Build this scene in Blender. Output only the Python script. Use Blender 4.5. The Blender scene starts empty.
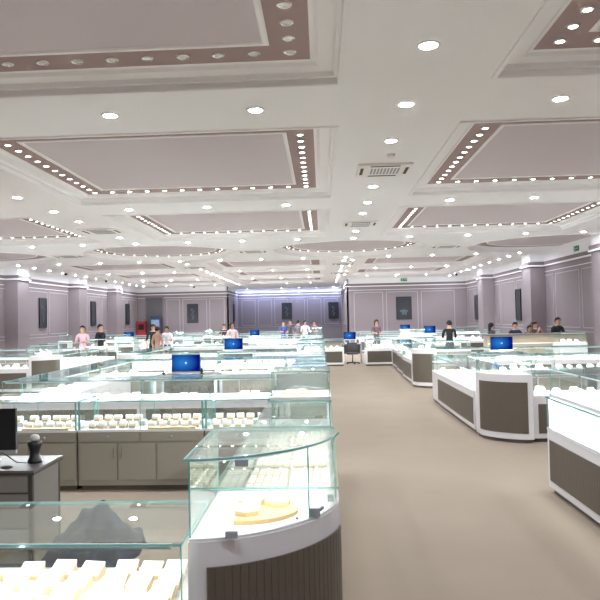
import bpy, bmesh, math, random
from mathutils import Vector, Matrix
random.seed(7)
S = bpy.context.scene
COL = S.collection
PI = math.pi

# ------------------------------------------------------------------ materials
def lin(c):
    return tuple(((v/255)/12.92 if v/255 <= .04045 else ((v/255+.055)/1.055)**2.4) for v in c)
def nodes(name):
    m = bpy.data.materials.new(name); m.use_nodes = True
    nt = m.node_tree; nt.nodes.clear()
    return m, nt, nt.nodes.new('ShaderNodeOutputMaterial')
def mat(name, rgb, rough=.5, metal=0., noise=.04, scale=6., spec=.4, bump=0.):
    m, nt, out = nodes(name); N = nt.nodes.new; L = nt.links.new
    p = N('ShaderNodeBsdfPrincipled'); L(p.outputs[0], out.inputs[0])
    p.inputs['Roughness'].default_value = rough; p.inputs['Metallic'].default_value = metal
    p.inputs['Specular IOR Level'].default_value = spec
    tc = N('ShaderNodeTexCoord'); nz = N('ShaderNodeTexNoise'); nz.inputs['Scale'].default_value = scale
    nz.inputs['Detail'].default_value = 3
    L(tc.outputs['Object'], nz.inputs['Vector'])
    mx = N('ShaderNodeMix'); mx.data_type = 'RGBA'
    c = lin(rgb)
    mx.inputs['A'].default_value = (*[v*(1-noise) for v in c], 1)
    mx.inputs['B'].default_value = (*[min(1, v*(1+noise)) for v in c], 1)
    L(nz.outputs['Fac'], mx.inputs['Factor']); L(mx.outputs['Result'], p.inputs['Base Color'])
    if bump:
        b = N('ShaderNodeBump'); b.inputs['Strength'].default_value = bump; b.inputs['Distance'].default_value = .004
        n2 = N('ShaderNodeTexNoise'); n2.inputs['Scale'].default_value = scale*30; L(tc.outputs['Object'], n2.inputs['Vector'])
        L(n2.outputs['Fac'], b.inputs['Height']); L(b.outputs[0], p.inputs['Normal'])
    return m
def emit(name, rgb, s):
    m, nt, out = nodes(name)
    e = nt.nodes.new('ShaderNodeEmission'); e.inputs[0].default_value = (*lin(rgb), 1); e.inputs[1].default_value = s
    nt.links.new(e.outputs[0], out.inputs[0]); return m
def glassmat(name, tint, refl=.9, rough=.01):
    m, nt, out = nodes(name); N = nt.nodes.new; L = nt.links.new
    t = N('ShaderNodeBsdfTransparent'); t.inputs[0].default_value = (*tint, 1)
    g = N('ShaderNodeBsdfGlossy'); g.inputs['Roughness'].default_value = rough; g.inputs[0].default_value = (.93, 1, .98, 1)
    lw = N('ShaderNodeLayerWeight'); lw.inputs[0].default_value = .5
    pw = N('ShaderNodeMath'); pw.operation = 'POWER'; pw.inputs[1].default_value = 5; L(lw.outputs['Facing'], pw.inputs[0])
    ma = N('ShaderNodeMath'); ma.operation = 'MULTIPLY_ADD'; ma.inputs[1].default_value = .9*refl; ma.inputs[2].default_value = .04*refl
    L(pw.outputs[0], ma.inputs[0])
    mx = N('ShaderNodeMixShader'); L(ma.outputs[0], mx.inputs[0]); L(t.outputs[0], mx.inputs[1]); L(g.outputs[0], mx.inputs[2])
    L(mx.outputs[0], out.inputs[0]); return m
def edgemat(name):
    m, nt, out = nodes(name); N = nt.nodes.new; L = nt.links.new
    t = N('ShaderNodeBsdfTransparent'); t.inputs[0].default_value = (.45, .78, .74, 1)
    d = N('ShaderNodeBsdfPrincipled'); d.inputs['Base Color'].default_value = (*lin((120, 178, 174)), 1); d.inputs['Roughness'].default_value = .2
    mx = N('ShaderNodeMixShader'); mx.inputs[0].default_value = .75
    L(t.outputs[0], mx.inputs[1]); L(d.outputs[0], mx.inputs[2]); L(mx.outputs[0], out.inputs[0]); return m
def flutemat(name, rgb):
    m = mat(name, rgb, .45, noise=.08, scale=2)
    return m
def carpetmat():
    m = mat('carpet', (152, 139, 122), .95, noise=.10, scale=.9, spec=.1, bump=.5)
    return m
def screenmat(name, strength):
    m, nt, out = nodes(name); N = nt.nodes.new; L = nt.links.new
    tc = N('ShaderNodeTexCoord'); mp = N('ShaderNodeMapping'); L(tc.outputs['Generated'], mp.inputs[0])
    mp.inputs['Location'].default_value = (-.38, 0, -.42); mp.inputs['Scale'].default_value = (1, 0, .8)
    gr = N('ShaderNodeTexGradient'); gr.gradient_type = 'SPHERICAL'; L(mp.outputs[0], gr.inputs[0])
    cr = N('ShaderNodeValToRGB'); L(gr.outputs['Fac'], cr.inputs[0])
    cr.color_ramp.elements[0].position = .42; cr.color_ramp.elements[0].color = (*lin((8, 24, 140)), 1)
    cr.color_ramp.elements[1].position = 1.; cr.color_ramp.elements[1].color = (*lin((52, 146, 238)), 1)
    e = N('ShaderNodeEmission'); e.inputs[1].default_value = strength; L(cr.outputs[0], e.inputs[0]); L(e.outputs[0], out.inputs[0])
    return m
def woodmat(name, a, b, sc=(1, 14, 14)):
    m, nt, out = nodes(name); N = nt.nodes.new; L = nt.links.new
    p = N('ShaderNodeBsdfPrincipled'); L(p.outputs[0], out.inputs[0]); p.inputs['Roughness'].default_value = .5
    tc = N('ShaderNodeTexCoord'); mp = N('ShaderNodeMapping'); mp.inputs['Scale'].default_value = sc; L(tc.outputs['Object'], mp.inputs[0])
    nz = N('ShaderNodeTexNoise'); nz.inputs['Scale'].default_value = 2.5; nz.inputs['Detail'].default_value = 5; L(mp.outputs[0], nz.inputs['Vector'])
    mx = N('ShaderNodeMix'); mx.data_type = 'RGBA'; mx.inputs['A'].default_value = (*lin(a), 1); mx.inputs['B'].default_value = (*lin(b), 1)
    L(nz.outputs['Fac'], mx.inputs['Factor']); L(mx.outputs['Result'], p.inputs['Base Color']); return m

M = dict(
    ceil=mat('ceiling_paint', (241, 240, 241), .8, noise=.015, scale=.5),
    mould=mat('moulding_paint', (239, 237, 237), .6, noise=.015, scale=1),
    fmould=mat('side_moulding_paint', (172, 163, 166), .7, noise=.02),
    band=mat('mauve_band', (160, 138, 136), .7, noise=.03, scale=1),
    cpanel=mat('coffer_panel', (204, 194, 197), .8, noise=.02, scale=.7),
    wall=mat('mauve_wall', (134, 124, 126), .8, noise=.03, scale=.8),
    wallband=mat('cornice_band', (124, 111, 114), .7, noise=.03, scale=.8),
    carpet=carpetmat(),
    white=mat('white_lacquer', (235, 231, 226), .3, noise=.01, scale=2),
    white_frame=mat('white_frame_lacquer', (214, 211, 210), .25, noise=.015, scale=2),
    cabinet=mat('grey_white_laminate', (143, 138, 127), .45, noise=.02, scale=2),
    drawer=mat('laminate_front', (147, 142, 131), .4, noise=.02, scale=2),
    gap=mat('dark_gap', (70, 66, 60), .7),
    taupe=flutemat('taupe_ribbed', (93, 85, 73)),
    plinth=mat('plinth_dark', (96, 86, 76), .6),
    deck=mat('display_deck', (214, 215, 212), .5, noise=.01),
    cushion=mat('white_velvet', (246, 245, 236), .9, noise=.02, scale=30),
    tan=mat('tan_linen', (206, 184, 150), .8, noise=.08, scale=30),
    wood=woodmat('pale_beech', (226, 196, 146), (206, 172, 118)),
    metal=mat('brushed_metal', (150, 150, 152), .3, 1.),
    steel=mat('dark_steel', (150, 154, 160), .45, 0.),
    chrome=mat('chrome_ring', (225, 222, 220), .2, .6),
    channel=mat('led_channel', (225, 228, 228), .4),
    greyback=mat('grey_back_panel', (112, 116, 116), .5),
    black=mat('black_plastic', (22, 23, 25), .4),
    silver=mat('silver_plastic', (170, 172, 176), .35, .5),
    glass=glassmat('clear_glass', (.985, .995, .992)),
    edge=edgemat('green_glass_edge'),
    lens_off=mat('lamp_off', (70, 66, 64), .2),
    lamp=emit('downlight_glow', (236, 241, 255), 265),
    cool=emit('cool_downlight_glow', (188, 205, 255), 330),
    spot=emit('spot_glow', (255, 250, 244), 11),
    led=emit('led_glow', (246, 252, 252), 180),
    soft=emit('led_soft_glow', (250, 252, 240), 95),
    screen=screenmat('blue_desktop', .28),
    pale=emit('desktop_mark', (190, 225, 245), .5),
    pic=mat('dark_picture', (36, 37, 44), .4, noise=.5, scale=3),
    picfrm=mat('picture_frame', (28, 27, 30), .4),
    piclight=mat('picture_motif', (72, 84, 88), .5, noise=.3, scale=8),
    desk=mat('desk_grey', (104, 99, 95), .45, noise=.04, scale=3),
    desktop=mat('desk_top_grey', (80, 73, 71), .4, noise=.04, scale=3),
    deskedge=mat('desk_edge_dark', (46, 42, 40), .5),
    denim=mat('blue_grey_cloth', (33, 39, 58), .95, noise=.22, scale=9, bump=.6),
    chairfab=mat('dark_chair_mesh', (60, 56, 58), .8, noise=.1),
    barwood=woodmat('grey_oak', (178, 164, 140), (146, 133, 112), (1, 1, 22)),
    green=mat('exit_green', (40, 120, 84), .5),
    exitw=mat('exit_white', (214, 230, 220), .5),
    red=mat('red_lacquer', (150, 46, 52), .4),
    doord=mat('dark_doorway', (88, 86, 88), .6),
    fridge=mat('fridge_dark', (52, 62, 80), .35),
    fridgeglass=mat('fridge_stock', (132, 150, 176), .3, noise=.5, scale=9),
    skin=mat('skin', (206, 160, 134), .6, noise=.03),
    hair=mat('black_hair', (26, 22, 22), .6),
    greencloth=mat('green_cloth', (150, 200, 140), .8),
)

# ------------------------------------------------------------------ mesh builder
class MB:
    def __init__(s): s.v = []; s.f = []; s.m = []; s.sm = []
    def add(s, vs, fs, mi=0, smooth=False):
        b = len(s.v); s.v += [tuple(v) for v in vs]
        for k, f in enumerate(fs):
            s.f.append([b+i for i in f]); s.m.append(mi[k] if isinstance(mi, (list, tuple)) else mi); s.sm.append(smooth)
        return s
    def box(s, x0, x1, y0, y1, z0, z1, mi=0):
        return s.add([(x0,y0,z0),(x1,y0,z0),(x1,y1,z0),(x0,y1,z0),(x0,y0,z1),(x1,y0,z1),(x1,y1,z1),(x0,y1,z1)],
                     [(0,3,2,1),(4,5,6,7),(0,1,5,4),(1,2,6,5),(2,3,7,6),(3,0,4,7)], mi)
    def prism(s, pts, z0, z1, mi_side=0, mi_cap=0, smooth=False):
        n = len(pts); v = [(x,y,z0) for x,y in pts]+[(x,y,z1) for x,y in pts]
        a = sum(pts[i][0]*pts[(i+1)%n][1]-pts[(i+1)%n][0]*pts[i][1] for i in range(n))
        r = list(range(n)); fs = [r[::-1], [n+i for i in r]]+[(i,(i+1)%n,n+(i+1)%n,n+i) for i in r]
        if a < 0: fs = [f[::-1] for f in fs]
        return s.add(v, fs, [mi_cap, mi_cap]+[mi_side]*n, smooth)
    def lathe(s, prof, cx=0, cy=0, seg=16, mi=0, smooth=True, cap=True):
        b = [(cx+r*math.cos(2*PI*i/seg), cy+r*math.sin(2*PI*i/seg), z) for r, z in prof for i in range(seg)]
        fs = []
        for k in range(len(prof)-1):
            for i in range(seg):
                j = (i+1) % seg; fs.append((k*seg+i, k*seg+j, (k+1)*seg+j, (k+1)*seg+i))
        if cap:
            fs.append([i for i in range(seg)][::-1]); fs.append([(len(prof)-1)*seg+i for i in range(seg)])
        return s.add(b, fs, mi, smooth)
    def tube(s, path, r, seg=8, mi=0):
        P = [Vector(p) for p in path]; rings = []
        for i, p in enumerate(P):
            t = (P[min(i+1, len(P)-1)]-P[max(i-1, 0)]).normalized()
            a = t.cross(Vector((0,0,1)) if abs(t.z) < .95 else Vector((1,0,0))).normalized(); b = t.cross(a)
            rr = r[i] if isinstance(r, (list, tuple)) else r
            rings += [p+a*math.cos(2*PI*k/seg)*rr+b*math.sin(2*PI*k/seg)*rr for k in range(seg)]
        fs = []
        for i in range(len(P)-1):
            for k in range(seg):
                q = (k+1) % seg; fs.append((i*seg+k, i*seg+q, (i+1)*seg+q, (i+1)*seg+k))
        fs.append(list(range(seg))); fs.append([(len(P)-1)*seg+k for k in range(seg)][::-1])
        return s.add(rings, fs, mi, True)
    def ball(s, c, r, seg=12, rings=8, mi=0):
        rx, ry, rz = r if isinstance(r, (list, tuple)) else (r, r, r)
        v = []; f = []
        for i in range(rings+1):
            t = PI*i/rings
            for k in range(seg):
                p = 2*PI*k/seg; v.append((c[0]+rx*math.sin(t)*math.cos(p), c[1]+ry*math.sin(t)*math.sin(p), c[2]+rz*math.cos(t)))
        for i in range(rings):
            for k in range(seg):
                q = (k+1) % seg; f.append((i*seg+k, (i+1)*seg+k, (i+1)*seg+q, i*seg+q))
        return s.add(v, f, mi, True)
    def mesh(s, name, mats, recalc=True):
        me = bpy.data.meshes.new(name); me.from_pydata(s.v, [], s.f)
        for m in (mats if isinstance(mats, (list, tuple)) else [mats]): me.materials.append(m)
        me.polygons.foreach_set('material_index', s.m); me.polygons.foreach_set('use_smooth', s.sm)
        if recalc:
            bm = bmesh.new(); bm.from_mesh(me); bmesh.ops.recalc_face_normals(bm, faces=bm.faces); bm.to_mesh(me); bm.free()
        me.update(); return me
    def build(s, name, mats, parent=None, recalc=True): return link(name, s.mesh(name, mats, recalc), parent)
def link(name, me, parent=None, loc=None, rz=0):
    o = bpy.data.objects.new(name, me); COL.objects.link(o)
    if parent: o.parent = parent
    if loc: o.location = loc
    if rz: o.rotation_euler.z = rz
    return o
def empty(name, loc, rz=0):
    o = bpy.data.objects.new(name, None); COL.objects.link(o); o.location = loc; o.rotation_euler.z = rz; return o
def tag(o, label, cat, group=None):
    o['label'] = label; o['category'] = cat
    if group: o['group'] = group
    return o
def struct(o): o['kind'] = 'structure'; return o
_boxc = {}
def boxpart(name, m, parent, x0, x1, y0, y1, z0, z1):
    key = (name, m.name, *[round(v, 4) for v in (x0,x1,y0,y1,z0,z1)])
    if key not in _boxc: _boxc[key] = MB().box(x0,x1,y0,y1,z0,z1).mesh(name, m)
    return link(name, _boxc[key], parent)
def led_bar(parent, x0, x1, y0, y1, z0, z1, back=1, glow='led'):
    """white aluminium channel whose underside and case-facing side glow"""
    key = ('led', back, glow, *[round(v, 4) for v in (x0,x1,y0,y1,z0,z1)])
    if key not in _boxc:
        P = [(y0, z0-.006), (y0+.003, z0-.006), (y0+.003, z0), (y1-.006, z0), (y1, z1), (y0, z1)]
        if back < 0: P = [(y0+y1-py, pz) for py, pz in P][::-1]
        n = len(P); e = 3 if back > 0 else 1
        v = [(x0, py, pz) for py, pz in P]+[(x1, py, pz) for py, pz in P]
        fs = [(i, (i+1) % n, n+(i+1) % n, n+i) for i in range(n)]+[tuple(range(n))[::-1], tuple(n+i for i in range(n))]
        _boxc[key] = MB().add(v, fs, [1 if i == e else 0 for i in range(n+2)]).mesh('led_strip', [M['channel'], M[glow]])
    return link('led_strip', _boxc[key], parent)
def pane(name, parent, x0, x1, y0, y1, z0, z1):
    """a real glass sheet: clear faces, green polished edges"""
    key = ('g', name, *[round(v, 4) for v in (x0,x1,y0,y1,z0,z1)])
    if key not in _boxc:
        d = [x1-x0, y1-y0, z1-z0]; a = d.index(min(d))
        mi = {0: [1,1,1,0,1,0], 1: [1,1,0,1,0,1], 2: [0,0,1,1,1,1]}[a]
        _boxc[key] = MB().box(x0,x1,y0,y1,z0,z1, mi).mesh(name, [M['glass'], M['edge']])
    return link(name, _boxc[key], parent)

# ------------------------------------------------------------------ room shell
CZ = 4.3
XL, XR = -13.6, 9.15
YB_R, YB_L, YB_C = 41.6, 47.5, 53.0
XC0, XC1 = -6.85, 1.6
struct(MB().add([(-15.5,-5,0),(12,-5,0),(12,54,0),(-15.5,54,0)], [(0,1,2,3)]).build('floor', M['carpet']))

ROWS = [(-4.35, .45), (1.90, 6.62), (8.19, 12.99), (14.46, 19.26), (26.99, 31.80), (33.26, 38.06), (39.50, 44.30)]
CIRC_Y = (20.06, 26.19); CYC = 23.15; CR = 2.65
COLS = [(-11.65, -6.63), (-4.87, .21), (1.83, 7.02)]
CXS = [-12.5, -5.75, 1.0, 7.9]
HW = 3.0
def ceiling():
    b = MB()
    xs = sorted({-15.5, 12., *[v for c in COLS for v in c]})
    def quad(x0, x1, y0, y1):
        if x1-x0 > 1e-4 and y1-y0 > 1e-4: b.add([(x0,y0,CZ),(x0,y1,CZ),(x1,y1,CZ),(x1,y0,CZ)], [(0,1,2,3)])
    ys = [-5.]
    for y0, y1 in ROWS[:4]: ys += [y0, y1]
    ys += [CIRC_Y[0], CIRC_Y[1]]
    for y0, y1 in ROWS[4:]: ys += [y0, y1]
    ys += [54.]
    for i in range(len(ys)-1):
        y0, y1 = ys[i], ys[i+1]
        if (y0, y1) == CIRC_Y:
            x = -15.5
            for cx in CXS:
                quad(x, cx-HW, y0, y1); x = cx+HW
                n = 96; hy = (y1-y0)/2; cy = (y0+y1)/2
                ring = []; sq = []
                for k in range(n):
                    a = 2*PI*k/n; c, s = math.cos(a), math.sin(a)
                    ring.append((cx+CR*c, CYC+CR*s, CZ))
                    t = min(HW/max(abs(c), 1e-6), hy/max(abs(s), 1e-6)); sq.append((cx+t*c, cy+t*s, CZ))
                cor = [min(range(n), key=lambda k: (sq[k][0]-(cx+sx*HW))**2+(sq[k][1]-(cy+sy*hy))**2) for sx in (-1,1) for sy in (-1,1)]
                for ci, (sx, sy) in zip(cor, [(a_, b_) for a_ in (-1,1) for b_ in (-1,1)]): sq[ci] = (cx+sx*HW, cy+sy*hy, CZ)
                b.add(ring+sq, [(k, (k+1) % n, n+(k+1) % n, n+k)[::-1] for k in range(n)])
            quad(x, 12., y0, y1)
            continue
        hole = (y0, y1) in ROWS
        x = -15.5
        for c0, c1 in COLS:
            quad(x, c0, y0, y1)
            if not hole or ((y0, y1) == ROWS[6] and c0 > 1): quad(c0, c1, y0, y1)
            x = c1
        quad(x, 12., y0, y1)
    return struct(b.build('ceiling', M['ceil'], recalc=False))
ceiling()

PROF = [(-.055, CZ), (-.055, CZ-.02), (-.01, CZ-.02), (0, CZ-.005), (0, CZ+.05), (.035, CZ+.055), (.05, CZ+.10), (.19, CZ+.11), (.23, CZ+.14), (.27, CZ+.145)]
ZB = CZ+.145
NT = [0]
def coffer_parts(loop):
    """loop(inset) -> list of xy points"""
    NT[0] += 1
    n = len(loop(0))
    def sweep(b, prof):
        v = []
        for ins, z in prof: v += [(x, y, z) for x, y in loop(ins)]
        fs = [(r*n+k, r*n+(k+1) % n, (r+1)*n+(k+1) % n, (r+1)*n+k) for r in range(len(prof)-1) for k in range(n)]
        b.add(v, fs)
    b = MB(); sweep(b, PROF); t = struct(b.build('trim_%d' % NT[0], M['mould'], recalc=False))
    b = MB(); sweep(b, [(.265, ZB), (.66, ZB)]); b.build('mauve_band', M['band'], t, recalc=False)
    b = MB(); sweep(b, [(.645, ZB), (.645, ZB-.008), (.665, ZB-.012), (.695, ZB-.011), (.71, ZB+.005)]); b.build('inner_moulding', M['mould'], t, recalc=False)
    b = MB(); p = loop(.70); b.add([(x, y, ZB+.004) for x, y in p], [list(range(n))[::-1]]); b.build('ceiling_panel', M['cpanel'], t, recalc=False)
    return t
for ri, (y0, y1) in enumerate(ROWS):
    for ci, (x0, x1) in enumerate(COLS):
        if ri == 6 and ci == 2: continue
        coffer_parts(lambda i, x0=x0, x1=x1, y0=y0, y1=y1: [(x0+i,y0+i),(x1-i,y0+i),(x1-i,y1-i),(x0+i,y1-i)])
for cx in CXS:
    coffer_parts(lambda i, cx=cx: [(cx+(CR-i)*math.cos(2*PI*k/96), CYC+(CR-i)*math.sin(2*PI*k/96)) for k in range(96)])

# walls: white frieze, cornice band, mauve field, white panel mouldings
def wall(name, a, b, frames, dado=True):
    """a, b: ends of the wall line, room on the left-hand side of a->b"""
    a, b = Vector((*a, 0)), Vector((*b, 0)); d = (b-a); Lw = d.length; d.normalize(); n = Vector((-d.y, d.x, 0))
    def bar(mb, s0, s1, z0, z1, t0, t1):
        P = [a+d*s0+n*t0, a+d*s1+n*t0, a+d*s1+n*t1, a+d*s0+n*t1]
        mb.add([(p.x, p.y, z0) for p in P]+[(p.x, p.y, z1) for p in P], [(0,3,2,1),(4,5,6,7),(0,1,5,4),(1,2,6,5),(2,3,7,6),(3,0,4,7)])
    w = MB(); bar(w, 0, Lw, 0, 3.80, -.12, 0); w = struct(w.build(name, M['wall']))
    m = MB(); bar(m, 0, Lw, 3.80, 4.75, -.12, .0); m.build('frieze', M['ceil'], w)
    m = MB(); bar(m, 0, Lw, 3.83, 3.97, -.02, .05); m.build('cornice_band', M['wallband'], w)
    m = MB(); bar(m, 0, Lw, 3.775, 3.83, -.02, .075); bar(m, 0, Lw, 3.97, 3.99, -.02, .06); bar(m, 0, Lw, 3.55, 3.57, -.02, .012)
    bar(m, 0, Lw, 0, .12, -.02, .02)
    m.build('cornice', M['mould'], w)
    if frames:
        m = MB()
        if dado: bar(m, 0, Lw, 1.18, 1.21, -.02, .016)
        for s0, s1 in frames:
            for lo, hi in ((1.32, 3.42),) if dado else ((.4, 3.42),):
                bar(m, s0, s1, hi-.035, hi, -.01, .018); bar(m, s0, s1, lo, lo+.035, -.01, .018)
                bar(m, s0, s0+.035, lo, hi, -.01, .018); bar(m, s1-.035, s1, lo, hi, -.01, .018)
        m.build('panel_moulding', M['fmould'], w)
    return w
def spread_frames(L, n, g=.22, e=.3):
    wd = (L-2*e-(n-1)*g)/n
    return [(e+i*(wd+g), e+i*(wd+g)+wd) for i in range(n)]
wall('wall_right', (XR, -5), (XR, YB_R), spread_frames(YB_R+5, 18))
wall('wall_back_right', (XR, YB_R), (XC1, YB_R), [(.75, 2.85), (3.05, 5.05), (5.25, 7.1)], dado=False)
wall('wall_recess_right', (XC1, YB_R), (XC1, YB_C), spread_frames(YB_C-YB_R, 5))
wall('wall_back', (XC1, YB_C), (XC0, YB_C), spread_frames(XC1-XC0, 6))
wall('wall_recess_left', (XC0, YB_C), (XC0, YB_L), spread_frames(YB_C-YB_L, 2))
wall('wall_back_left', (XC0, YB_L), (XL, YB_L), [(.3, 1.4), (1.6, 3.4), (3.6, 4.6)], dado=False)
wall('wall_left', (XL, YB_L), (XL, -5), spread_frames(YB_L+5, 20))
wall('wall_front', (XL, -5), (XR, -5), spread_frames(XR-XL, 8))
NTR = NT[0]
def pilaster(x0, x1, y0, y1):
    global NTR
    NTR += 1
    w = MB().box(x0, x1, y0, y1, 0, 3.80).build('trim_%d' % NTR, M['wall']); struct(w)
    MB().box(x0, x1, y0, y1, 3.80, 4.6).build('frieze', M['ceil'], w)
    e = .05; sx0, sx1 = (x0, x1+e) if x0 < 0 else (x0-e, x1)
    MB().box(sx0, sx1, y0-e, y1+e, 3.83, 3.97).build('cornice_band', M['wallband'], w)
    e = .075; sx0, sx1 = (x0, x1+e) if x0 < 0 else (x0-e, x1)
    MB().box(sx0, sx1, y0-e, y1+e, 3.775, 3.83).box(sx0, sx1, y0-.02, y1+.02, 0, .12).build('cornice', M['mould'], w)
for y in (12.2, 19.9, 27.05, 35.0): pilaster(8.55, XR+.02, y, y+1.1)
for y in (12.8, 20.2, 27.2, 34.3, 40.6): pilaster(XL-.02, -13.0, y, y+1.1)
# dark doorway in the back wall
dr = struct(MB().box(-12.95, -11.75, YB_L-.06, YB_L+.02, 0, 3.55).build('door_1', M['doord']))
MB().box(-13.03, -12.95, YB_L-.08, YB_L, 0, 3.63).box(-11.75, -11.67, YB_L-.08, YB_L, 0, 3.63).box(-12.95, -11.75, YB_L-.08, YB_L, 3.55, 3.63).build('door_frame', M['wallband'], dr)

# ------------------------------------------------------------------ ceiling lamps
ringm = MB(); ringm.lathe([(.075, -.002), (.078, -.012), (.10, -.012), (.106, -.004), (.106, 0)], seg=20, cap=False)
RING = ringm.mesh('trim_ring', M['white'])
lensm = MB().lathe([(.001, -.006), (.05, -.0065), (.076, -.004)], seg=20, cap=False); LENS = lensm.mesh('lens', M['lamp']); LENSC = lensm.mesh('lens', M['cool'])
def downlight(x, y, label, group, cool=False, z=CZ):
    o = empty('ceiling_downlight', (x, y, z)); tag(o, label, 'ceiling light', group)
    link('trim_ring', RING, o); link('lens', LENSC if cool else LENS, o)
def near(v, vs, t): return any(abs(v-w) < t for w in vs)
BEAM = [1.1, 7.39, 13.73, 19.93, 26.25, 32.5, 38.75, 44.95]
BX = [-12.5, -10.8, -9.05, -7.42, -5.75, -4.1, -2.41, -.71, 1.01, 2.73, 4.47, 6.2, 7.9]
ORD = ['', 'first', 'second', 'third', 'fourth', 'fifth', 'sixth', 'last']
for bi, y in enumerate(BEAM):
    for x in BX if bi else [-4.1, -2.41, -.71, 1.01, 2.73, 4.47]:  # near beam: unseen lamps, added so camera-facing fronts get light
        if y > YB_R-.3 and x > XC1: continue
        if bi == 0 and x in (-12.5, -10.8): continue
        lab = ('round recessed downlight on the %s flat ceiling beam crossing the hall' % ORD[bi]) if bi else 'unseen round downlight added on the near ceiling beam to light counter fronts'
        downlight(x, y, lab, 'downlights of the %s cross beam' % (ORD[bi] or 'unseen'))
CN = {1.0: 'ceiling strip above the central carpet aisle', -5.75: 'ceiling strip above the desk-side counter islands', 7.9: 'ceiling strip beside the plain wall with the beige bar', -12.5: 'ceiling strip beside the wall of narrow pictures'}
for cx in CXS:
    k = 0
    while True:
        y = 5.78+1.567*k; k += 1
        if y > YB_L-1: break
        if cx > 1.5 and y > YB_R-.6: break
        if near(y, BEAM, .5) or 20.2 < y < 26 or near(y, (10.62, 16.8), .5): continue
        if abs(cx) > 7 and y < 4: continue
        downlight(cx, y, 'round recessed downlight in the %s' % CN[cx], 'downlights of the '+CN[cx])
for y in (27.7, 29.3, 30.8, 34.2, 35.7, 37.2):       # extra close row over the aisle end
    downlight(1.35, y, 'small recessed downlight in the close double line above the far aisle', 'close double line of downlights')
for x in (-6.0, -4.6, -3.2, -1.8, -.4, 1.0):
    downlight(x, YB_C-.75, 'cool white downlight washing the blue-lit recessed back wall', 'cool lamps of the recessed wall', True)

sr = MB().lathe([(.034, .004), (.040, -.014), (.056, -.014), (.064, -.004), (.064, 0)], seg=16, cap=False).mesh('trim_ring', M['chrome'])
sl = MB().lathe([(.001, -.010), (.038, -.010)], seg=14, cap=False)
SL_ON, SL_OFF = sl.mesh('lens', M['spot']), sl.mesh('lens', M['lens_off'])
cone = MB().lathe([(.038, -.0105), (.022, -.016), (.006, -.018)], seg=12, cap=False).mesh('reflector', M['chrome'])
def spot(x, y, on, label, group):
    o = empty('coffer_spotlight', (x, y, ZB)); tag(o, label, 'spotlight', group)
    link('trim_ring', sr, o); l = link('lens', SL_ON if on else SL_OFF, o)
    if not on: link('reflector', cone, o)
def spot_rows(x0, x1, y0, y1, sides, on, name, n=13):
    c = .46; lab = 'small %s spotlight in the mauve border of %s' % ('glowing' if on else 'unlit', name); g = 'spotlights of '+name
    for k in range(n):
        t = k/(n-1)
        if 'f' in sides: spot(x0+c+t*(x1-x0-2*c), y1-c, on, lab, g)
        yy = y0+c+t*(y1-y0-2*c)
        if k == n-1: continue
        if 'l' in sides: spot(x0+c, yy, on, lab, g)
        if 'r' in sides: spot(x1-c, yy, on, lab, g)
for (ci, ri, sides, on, nm) in [(1, 1, 'fr', False, 'the nearest dark ceiling coffer'), (2, 1, 'fl', True, 'the nearest coffer across the aisle'),
        (1, 2, 'flr', True, 'the second coffer over the counters'), (2, 2, 'fl', True, 'the second coffer across the aisle'),
        (1, 3, 'flr', True, 'the third coffer over the counters'), (2, 3, 'flr', True, 'the third coffer across the aisle'),
        (0, 3, 'fr', True, 'the outer coffer near the picture wall')]:
    spot_rows(*COLS[ci], *ROWS[ri], sides, on, nm)
for cx, nm in ((1.0, 'the round coffer above the aisle'), (-5.75, 'the round coffer over the counter islands')):
    for k in range(30):
        a = 2*PI*k/30; spot(cx+(CR-.46)*math.cos(a), CYC+(CR-.46)*math.sin(a), True, 'small glowing spotlight in the border of '+nm, 'spotlights of '+nm)

# air conditioning cassettes, smoke detector, cameras
def cassette(x, y, label, w=.86, dpt=.86):
    o = empty('ceiling_air_vent', (x, y, CZ)); tag(o, label, 'air vent', None)
    h = w/2; q = dpt/2
    boxpart('panel', M['white'], o, -h, h, -q, q, -.035, -.001)
    b = MB()
    for k in range(9):
        xx = -h*.5+k*h*.125; b.box(xx, xx+h*.07, -q*.45, q*.45, -.042, -.035)
    b.build('grille', M['steel'], o)
    boxpart('slot', M['gap'], o, -h*.55, h*.55, -q*.86, -q*.72, -.038, -.0345); boxpart('slot', M['gap'], o, -h*.55, h*.55, q*.72, q*.86, -.038, -.0345)
    boxpart('slot', M['gap'], o, -h*.9, -h*.78, -q*.55, q*.55, -.038, -.0345); boxpart('slot', M['gap'], o, h*.78, h*.9, -q*.55, q*.55, -.038, -.0345)
cassette(1.06, 10.65, 'square white air conditioning cassette nearest above the aisle')
cassette(1.04, 16.78, 'square white air conditioning cassette second along the aisle ceiling')
cassette(-5.75, 16.8, 'white ceiling cassette between two coffers over the counter islands', 1.0, .9)
cassette(-2.4, 23.0, 'white ceiling cassette between the two round coffers', 1.0, .8)
cassette(4.4, 23.0, 'white ceiling cassette beyond the round aisle coffer, bar side', 1.0, .8)
cassette(-9.1, 23.0, 'white ceiling cassette beside the round coffer near the picture wall', 1.0, .8)
cassette(1.0, 29.4, 'white ceiling cassette in the far aisle ceiling past round coffer', 1.0, .8)
cassette(-5.75, 29.4, 'white ceiling cassette far over the islands past round coffer', 1.0, .8)
cassette(1.0, 35.6, 'white ceiling cassette furthest along the aisle ceiling', 1.0, .8)
o = MB().lathe([(.001, -.045), (.04, -.045), (.055, -.03), (.06, 0)], seg=18).build('smoke_detector', M['white']); o.location = (1.08, 9.68, CZ)
tag(o, 'small round smoke detector before the nearest ceiling cassette', 'smoke detector')
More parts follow.
